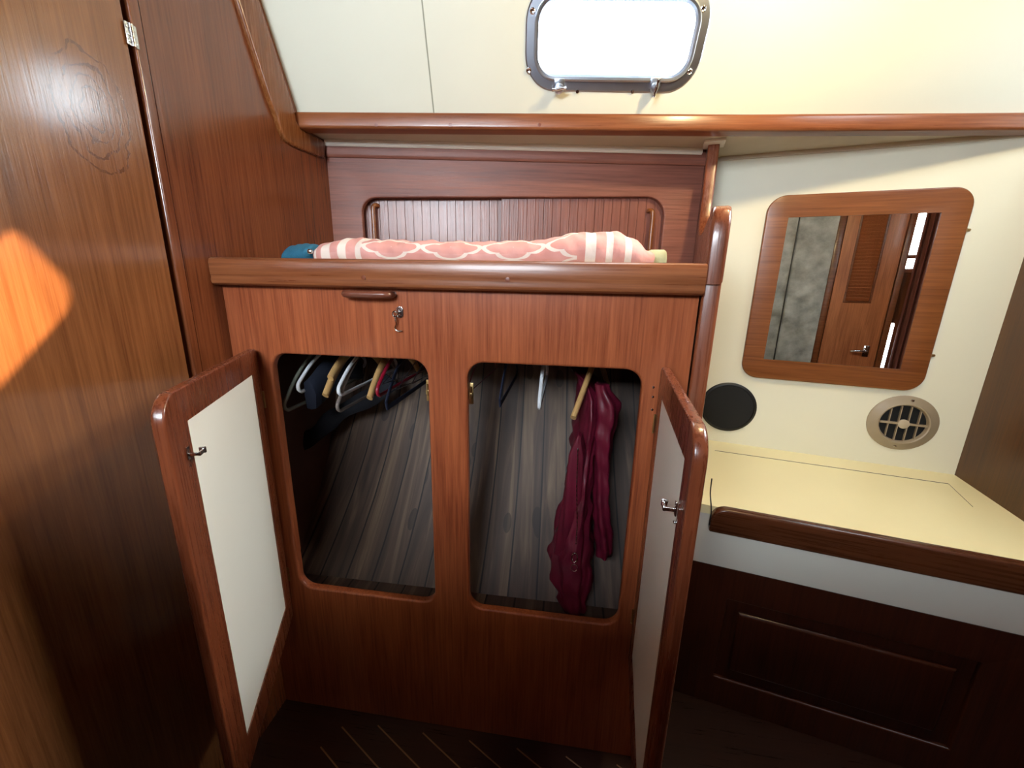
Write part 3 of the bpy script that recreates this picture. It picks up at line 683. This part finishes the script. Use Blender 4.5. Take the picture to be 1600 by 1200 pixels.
# ================================================================== HANGERS AND CLOTHES
RZ, RY = -.15, .27
def hook_path(x, s=1):
    return smooth_path([(x, RY - .012 * s, RZ - .012), (x, RY - .0155 * s, RZ + .004), (x, RY, RZ + .0165), (x, RY + .0155 * s, RZ + .002), (x, RY + .012 * s, RZ - .020), (x, RY, RZ - .036), (x, RY, RZ - .07)], 4)
def hanger(kind, x, drop, mat, label, lean=0.0, half=.20, name='coat_hanger', ret=False, zoff=0.0):
    ne = RZ - .065 + zoff; t = thing(name, (x, RY, RZ - .07 - drop), label, 'hanger', 'hangers on the locker rail')
    bm = NB(); tube(bm, hook_path(x), .0017, 8); obj('hook', bm, 'wire' if mat != 'hwhite' else 'hwhite', t)
    L = lambda s: smooth_path([(x, RY, ne), (x - lean * .2 * s, RY - s * half * .3, ne - drop * .16), (x - lean * .6 * s, RY - s * half * .7, ne - drop * .55), (x - lean * s, RY - s * half, ne - drop)], 5)
    bm = NB()
    if kind == 'wood':
        a, b_ = L(1), L(-1); pth = a[::-1] + b_[1:]; n = len(pth)
        tube(bm, pth, [(.0085, .013 + .007 * (1 - abs(2 * i / (n - 1) - 1))) for i in range(n)], 12, up=(1, 0, 0)); obj('body', bm, mat, t)
        bm = NB(); 
    elif kind == 'tube':
        a, b_ = L(1), L(-1); zb = ne - drop
        r = .018
        end = lambda s: [(x - lean * s, RY - s * (half + .010), zb - .010), (x - lean * s, RY - s * (half + .010), zb - .024), (x - lean * s, RY - s * (half - .002), zb - .034)]
        pth = a[::-1]; pth = [Vector(p) for p in end(1)][::-1] + pth + b_[1:] + [Vector(p) for p in end(-1)]
        tube(bm, smooth_path(pth, 2), .0055, 10, closed=True); obj('body', bm, mat, t)
    elif kind == 'velvet':
        a, b_ = L(1), L(-1); zb = ne - drop
        pth = [Vector((x - lean, RY - half + .004, zb - .018))] + a[::-1] + b_[1:] + [Vector((x + lean, RY + half - .004, zb - .018))]
        tube(bm, pth, (.0035, .008), 10, up=(1, 0, 0), closed=True); obj('body', bm, mat, t)
    elif kind == 'wire':
        a, b_ = L(1), L(-1); tube(bm, a[::-1] + b_[1:], .0014, 6, closed=True); obj('body', bm, mat, t)
    return t
def X_(px, py, Y=.07): return hy(px, py, Y).x
hanger('tube', X_(447, 625) + .012, .14, 'hgrey', 'grey-green plastic hanger at the far left of the left locker opening', lean=.0, half=.215)
hanger('tube', X_(466, 605) + .004, .085, 'hwhite', 'white tubular hanger holding dark navy cloth, leftmost white one in left opening', half=.195)
hanger('wood', X_(517, 600, .09), .075, 'hwood', 'pale wooden hanger just behind the white loop hanger in left opening', half=.18)
hanger('wood', X_(508, 615), .125, 'hwood', 'wooden hanger with dark padded end hanging lowest in left opening', half=.20)
hanger('tube', X_(529, 612) + .004, .088, 'hwhite', 'white loop-ended plastic hanger in the middle of left opening', half=.195)
hanger('tube', X_(532, 635), .135, 'hclear', 'smoky translucent hanger below the white loop hanger', half=.205, lean=.0)
hanger('wood', X_(578, 630), .125, 'hwood', 'pale wooden hanger beside the red one, right of centre in left opening', half=.20)
hanger('tube', X_(590, 615), .085, 'hred', 'thin red plastic hanger right of the wooden one in left opening', half=.19)
hanger('velvet', X_(604, 640), .135, 'hnavy', 'black velvet hanger just right of the red hanger', half=.20)
for k, (px, d) in enumerate(((622, .05), (636, .062), (648, .045))):
    hanger('wire', X_(px, 590) + .0, d + .03, 'wire', ('thin wire hanger right of the velvet hanger', 'thin wire hanger in the middle of the three wire ones', 'thin wire hanger nearest the centre stile')[k], lean=.05 - .02 * k, half=.2)
hanger('wire', X_(733, 600), .10, 'hred', 'thin dark red hanger at the left edge of right opening', half=.2, lean=.01)
hanger('velvet', X_(781, 625), .105, 'hnavy', 'navy velvet hanger hanging alone left in right opening', half=.20)
hanger('tube', X_(843, 630), .092, 'hwhite', 'white plastic hanger in the middle of right opening', half=.195)
hanger('wood', .098, .145, 'hwood', 'wooden hanger carrying the maroon robe in right opening', half=.205, lean=.066)
# navy cloth folded over the white hanger, seen edge on, and the dark sash
xw = X_(466, 605) + .013
bm = NB(); secs = []
for i in range(14):
    t = i / 13; y = .088 + .30 * t; zt = RZ - .075 - .085 * abs(y - RY) / .195; s = []
    zl = zt - .085 - .02 * math.sin(t * 3)
    for a, b_ in ((-.006, zt - .004), (0, zt), (.020, zt - .003), (.030, (zt + zl) / 2), (.026, zl), (.010, zl - .004), (-.004, zl), (-.008, (zt + zl) / 2)): s.append(Vector((xw + a + .002 * math.sin(t * 17), y, b_)))
    secs.append(s)
obj('folded_cloth', loft(secs), plain('navy_cloth', (5, 14, 34), rough=.9, noise=.2), label='dark navy cloth folded over the leftmost white hanger', cat='clothing', ang=70)
a_, m_, b_ = hy(590, 615, .30), hy(530, 650, .30), hy(452, 700, .22)
pth = smooth_path([a_ + Vector((.05, .02, .05)), a_, m_ + Vector((0, 0, .01)), (m_ + b_) / 2 + Vector((0, 0, -.012)), b_, b_ + Vector((-.02, -.01, -.05))], 6)
bm = NB(); tube(bm, pth, [(.010, .030 + .004 * math.sin(i)) for i in range(len(pth))], 12, up=(0, 1, 0)); obj('sash', bm, plain('black_cloth', (12, 13, 22), rough=.9), label='black cloth sash slanting down to the left below the hangers', cat='clothing', ang=70)
# maroon robe
xr = X_(897, 650)
rb = thing('robe', (xr, RY, -1.005), 'crumpled maroon robe hanging from a wooden hanger in the right opening', 'robe')
secs = []; K = [  # z, centre x, half x, y front, y back
 (-.262, .0, .010, .21, .33), (-.285, .035, .022, .15, .39), (-.33, .05, .032, .11, .43), (-.40, .052, .040, .095, .45), (-.46, .048, .036, .10, .45), (-.55, .040, .034, .08, .40), (-.66, .034, .038, .065, .34), (-.76, .024, .052, .055, .27), (-.84, .020, .060, .045, .20), (-.90, .022, .056, .04, .155), (-.955, .030, .040, .04, .11), (-1.0, .034, .028, .045, .085)]
nz_ = 46
for i in range(nz_):
    z = K[0][0] + (K[-1][0] - K[0][0]) * i / (nz_ - 1)
    V_ = [lerp(-z, [(-k[0], k[c]) for k in K]) for c in (1, 2, 3, 4)]
    s = []
    for j in range(72):
        a = 2 * math.pi * j / 72; fold = 1 + .16 * math.sin(a * 9 + z * 7) + .09 * math.sin(a * 17 - z * 11)
        cr = .006 * math.sin(z * 60 + a * 3) + .004 * math.sin(z * 95 - a * 2)
        hy_ = (V_[3] - V_[2]) / 2; s.append(Vector((xr + V_[0] + V_[1] * fold * math.cos(a) + cr * math.cos(a), (V_[2] + V_[3]) / 2 + hy_ * (.85 + .15 * fold) * math.sin(a) + cr * .6, z + .004 * math.sin(a * 7))))
    secs.append(s)
obj('robe_body', loft(secs), 'robe', rb, ang=80)
secs = []
for i in range(34):
    t = i / 33; z = -.275 - .555 * t; cx = lerp(t, [(0, .075), (.12, .098), (.3, .090), (.6, .098), (1, .120)]); r = lerp(t, [(0, .018), (.1, .032), (.25, .028), (.5, .022), (.9, .026), (1, .022)])
    s = []
    for j in range(28):
        a = 2 * math.pi * j / 28; f2 = 1 + .15 * math.sin(5 * a + z * 12) + .08 * math.sin(z * 90 + 2 * a); s.append(Vector((xr + cx + r * f2 * math.cos(a), .135 + r * 1.6 * f2 * math.sin(a), z)))
    secs.append(s)
obj('sleeve', loft(secs), 'robe', rb, ang=80)
secs = []
for i in range(20):
    t = i / 19; z = -.415 - .40 * t; s = []
    for j in range(24):
        a = 2 * math.pi * j / 24; r = (.022 + .008 * t) * min(1, .25 + t * 5); f2 = 1 + .2 * math.sin(4 * a + z * 14); s.append(Vector((xr + .020 - .02 * t + r * f2 * math.cos(a), .088 + .018 * f2 * math.sin(a), z)))
    secs.append(s)
obj('belt_tail', loft(secs), 'robe', rb, ang=80)
c1 = [hy(903, 700, .048), hy(901, 760, .036), hy(902, 820, .028), hy(900, 850, .027)]
n = 104; pth = []; rad = []
for i in range(n):
    t = i / (n - 1) * 2.999; k = int(t); pth.append(c1[k].lerp(c1[k + 1], t - k)); rad.append(.0007 + .0014 * abs(math.sin(i * math.pi / 4)))
ch = obj('chain', tube(NB(), pth, rad, 6), 'chrome', rb, label='silver bead chain with ring')
e_ = hy(898, 866, .027); obj('ring', tube(NB(), [e_ + Vector((.008 * math.cos(2 * math.pi * i / 20), 0, -.012 + .016 * math.sin(2 * math.pi * i / 20))) for i in range(20)], .0016, 8, closed=True), 'chrome', ch)
e_ = hy(897, 888, .027); obj('ring', tube(NB(), [e_ + Vector((.009 * math.cos(2 * math.pi * i / 20), .002, .012 * math.sin(2 * math.pi * i / 20))) for i in range(20)], .0012, 8, closed=True), 'chrome', ch)

# ================================================================== MIRROR, SPEAKER, VENT
mi = thing('wall_mirror', FM.p(.49, -.37), 'large rounded teak framed mirror hung on the cream wall', 'mirror', rot=-A13)
bm = NB(); plate(bm, FM, rr(.192, -.375, .802, .345, .062, 10), [rr(.268, -.293, .722, .264, .0008, 2)], th=.016, n=.019, b=.005); obj('mirror_frame', bm, 'mirx', mi)
bm = NB(); plate(bm, FM, rr(.2685, -.2925, .7215, .2635, .0006, 2), th=.004, n=.0155); obj('mirror_glass', bm, 'mirror', mi)
for z in (.206, -.235):
    bm = NB(); tube(bm, [FM.p(.804, z - .006, .008), FM.p(.804, z + .006, .008)], .003, 8); box(bm, (.803, z - .005, 0), (.818, z + .005, .002), 0, FM); tube(bm, [FM.p(.806, z, .008), FM.p(.816, z, .008)], .002, 6); obj('mirror_catch', bm, 'brass', mi)
sp = thing('speaker', FM.p(.166, -.63), 'round black speaker set in the cream wall below left of the mirror', 'speaker')
bm = lathe(NB(), FM, [(.112, .0), (.112, .006), (.108, .010), (.102, .011), (.100, .008)], .166, -.522, 56, cap=False); obj('bezel', bm, 'rubber', sp)
bm = lathe(NB(), FM, [(.1005, .002), (.1005, .008), (.09, .010), (.05, .0125), (.002, .013)], .166, -.522, 56); obj('grille', bm, 'black', sp)
ve = thing('air_vent', FM.p(.777, -.62), 'round taupe plastic air vent below the mirror at right', 'vent')
vc = (.776, -.507)
bm = lathe(NB(), FM, [(.072, .004), (.076, .016), (.080, .018), (.086, .013), (.106, .008), (.111, .004), (.111, .0), (.072, .0)], *vc, 56, cap=False)
obj('flange', bm, 'vent', ve)
obj('duct', lathe(NB(), FM, [(.073, .0003), (.073, .002), (.001, .002)], *vc, 40), 'hole', ve)
rot = math.radians(-2)
bm = NB(); fv = Fr(FM.p(*vc), UM, Z, NM)
for i in (-2, -1, 0, 1, 2):
    if i == 0: continue
for c in (-.045, -.015, .015, .045):
    hl = math.sqrt(.072 ** 2 - c ** 2); box(bm, (c - .0015, -hl, .003), (c + .0015, hl, .013), 0, fv)
obj('louvre_vanes', bm, 'vent', ve)
bm = NB(); box(bm, (-.0735, -.004, .006), (.0735, .004, .016), .001, fv); obj('crossbar', bm, 'vent', ve)
bm = lathe(NB(), fv, [(.018, .012), (.018, .018), (.015, .020), (.001, .0205)], 0, 0, 28); obj('knob', bm, 'hub', ve)
for a in (84, 266):
    u, v = .096 * math.cos(math.radians(a)), .096 * math.sin(math.radians(a)); obj('screw', lathe(NB(), fv, [(.006, .008), (.006, .0115), (.004, .014), (.001, .0145)], u, v, 14), 'chrome', ve)

# ================================================================== VANITY COUNTER
CZ = -.69
A12 = math.radians(12.5); UC = Vector((math.cos(A12), -math.sin(A12), 0)); NC = Vector((-math.sin(A12), -math.cos(A12), 0))
PC = hz(1300, 825, CZ); PC.z = 0
FC = Fr(PC, UC, Z, NC)
def fc(u, n=0): q = FC.p(u, 0, n); return q
cA = isect(fc(0), UC, pR, DP); cB = isect(fc(0), UC, RC - UM * .001, DP); cC = MW0 + UM * .974 + NM * .001; cD = isect(MW0 + NM * .001, UM, pR, DP)
uA, uB = (cA - PC).dot(UC), (cB - PC).dot(UC)
ct = thing('vanity_counter', FC.p((uA + uB) / 2, CZ - .03), 'cream vanity countertop with dark teak edge in the right corner', 'countertop', rot=-A12)
fr = Fr((0, 0, CZ), (1, 0, 0), (0, 1, 0), Z)
bm = NB(); plate(bm, fr, poly([(p.x, p.y) for p in (cA, cB, cC, cD)]), th=.03); obj('top', bm, 'counter', ct)
L1, L2, L3 = hz(1117, 704, CZ), hz(1482, 756, CZ), hz(1520, 792, CZ)
bm = NB()
for a, b_ in ((L1, L2), (L2, L3)):
    d = (b_ - a); L = d.length; f3 = Fr(a, d, Vector((-d.y, d.x, 0)), Z); wv_ = .0022 if a is L1 else .0008; box(bm, (0 if a is not L1 else .0, -wv_, 0), (L, wv_, .0005), 0, f3)
obj('lid_seam', bm, plain('dark_seam', (86, 74, 50)), ct)
uT = FC.uv(1110, 815, .03)[0]
bm = NB(); fT = Fr(FC.p(0, 0, 0), UC, Z, NC)
plate(bm, fT, rr(uT, CZ - .078, uB - .002, CZ + .010, (.006, .002, .002, .045), 8), th=.030, n=.030, b=.008, bb=.006); obj('edge_trim', bm, 'edge', ct)
ap = thing('vanity_cabinet', FC.p((uA + uB) / 2, FL), 'dark teak panelled cabinet with white strip under the vanity counter', 'cabinet', rot=-A12)
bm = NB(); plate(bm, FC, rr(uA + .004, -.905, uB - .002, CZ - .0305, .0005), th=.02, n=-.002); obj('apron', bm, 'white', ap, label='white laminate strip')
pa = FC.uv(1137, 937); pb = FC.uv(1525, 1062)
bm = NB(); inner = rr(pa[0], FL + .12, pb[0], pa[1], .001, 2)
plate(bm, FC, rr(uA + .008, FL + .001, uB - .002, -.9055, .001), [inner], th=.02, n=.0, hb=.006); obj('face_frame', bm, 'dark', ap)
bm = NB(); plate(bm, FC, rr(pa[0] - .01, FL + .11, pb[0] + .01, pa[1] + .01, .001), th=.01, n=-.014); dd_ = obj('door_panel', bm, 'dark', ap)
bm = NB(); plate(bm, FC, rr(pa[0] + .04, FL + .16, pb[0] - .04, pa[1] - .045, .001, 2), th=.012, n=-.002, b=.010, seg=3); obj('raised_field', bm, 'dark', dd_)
# cord at the counter end
q = hy(1107, 770, .12); q2 = FC.p(uT - .004, CZ, .006)
bm = NB(); tube(bm, smooth_path([FC.p(uT - .012, CZ + .10, .012), FC.p(uT - .010, CZ + .05, .012), FC.p(uT - .003, CZ + .0, .0345), FC.p(uT - .003, CZ - .05, .035)], 6), .002, 8); obj('cord', bm, 'rubber', label='thin black cord hanging over the left end of the counter edge', cat='cord')

# ================================================================== OUT OF FRAME, SEEN IN THE MIRROR OR LIGHTING THE CABIN
bm = NB(); secs = []
nx, nzv = 40, 60
V = []
for i in range(nx + 1):
    u = i / nx; col = []
    for j in range(nzv + 1):
        v = j / nzv; x = .70 + .40 * u; z = -1.25 + 2.15 * v
        y = -1.93 + .016 * math.sin(z * 21 + u * 5 + 2 * math.sin(z * 5)) * (1.2 - abs(2 * u - .6)) + .008 * math.sin(z * 47 - u * 13) - (.012 if abs(u - .27) < .02 else 0)
        col.append((bm.verts.new((x + .02 * (z > 0) * 0, y, z)), bm.verts.new((x, -1.955, z))))
    V.append(col)
for i in range(nx):
    for j in range(nzv):
        a, b_, c, d = V[i][j], V[i + 1][j], V[i + 1][j + 1], V[i][j + 1]
        bm.faces.new((a[0], b_[0], c[0], d[0])); bm.faces.new((a[1], d[1], c[1], b_[1]))
for i in range(nx):
    bm.faces.new((V[i][0][0], V[i][0][1], V[i + 1][0][1], V[i + 1][0][0])); bm.faces.new((V[i][-1][0], V[i + 1][-1][0], V[i + 1][-1][1], V[i][-1][1]))
for j in range(nzv):
    bm.faces.new((V[0][j][0], V[0][j + 1][0], V[0][j + 1][1], V[0][j][1])); bm.faces.new((V[-1][j][0], V[-1][j][1], V[-1][j + 1][1], V[-1][j + 1][0]))
gc = obj('canvas_cover', bm, 'denim', label='grey canvas cover with a stitched seam, reflected in the left of the mirror', cat='cover', ang=60)
bm = NB(); box(bm, (.802, -1.945, -1.24), (.812, -1.910, .89), .002); obj('seam', bm, plain('thread', (60, 62, 64)), gc)
bm = NB(); pth = []
for k in range(2):
    V = []
for i in range(31):
    u = i / 30; V.append((1.645 + .14 * u, -1.93 + .018 * math.sin(u * 22), ))
b0 = [[bm.verts.new((x, y, z)) for x, y in V] + [bm.verts.new((x, y - .004, z)) for x, y in V[::-1]] for z in (-1.2, .9)]
k = len(b0[0])
for i in range(k): bm.faces.new((b0[0][i], b0[0][(i + 1) % k], b0[1][(i + 1) % k], b0[1][i]))
obj('curtain', bm, 'curtain', label='brown pleated curtain at the right edge of the mirror reflection', cat='curtain', ang=70)
# unseen block added to keep window light off the lower locker and sole
bm = NB(); box(bm, (-.92, -1.995, FL), (.66, -1.09, -.02), .02); obj('window_light_blocker', bm, 'dark', label='unseen teak box added behind the camera to block low window light', cat='light blocker')
lp = thing('ceiling_lamp', (.55, 0, .87), 'small brass dome lamp on the cabin ceiling above the vanity', 'lamp')
frl = Fr((.55, 0, .95), (1, 0, 0), (0, 1, 0), (0, 0, -1))
obj('base', lathe(NB(), frl, [(.07, 0), (.07, .008), (.06, .014), (.02, .016)], 0, 0, 32), 'brass', lp)
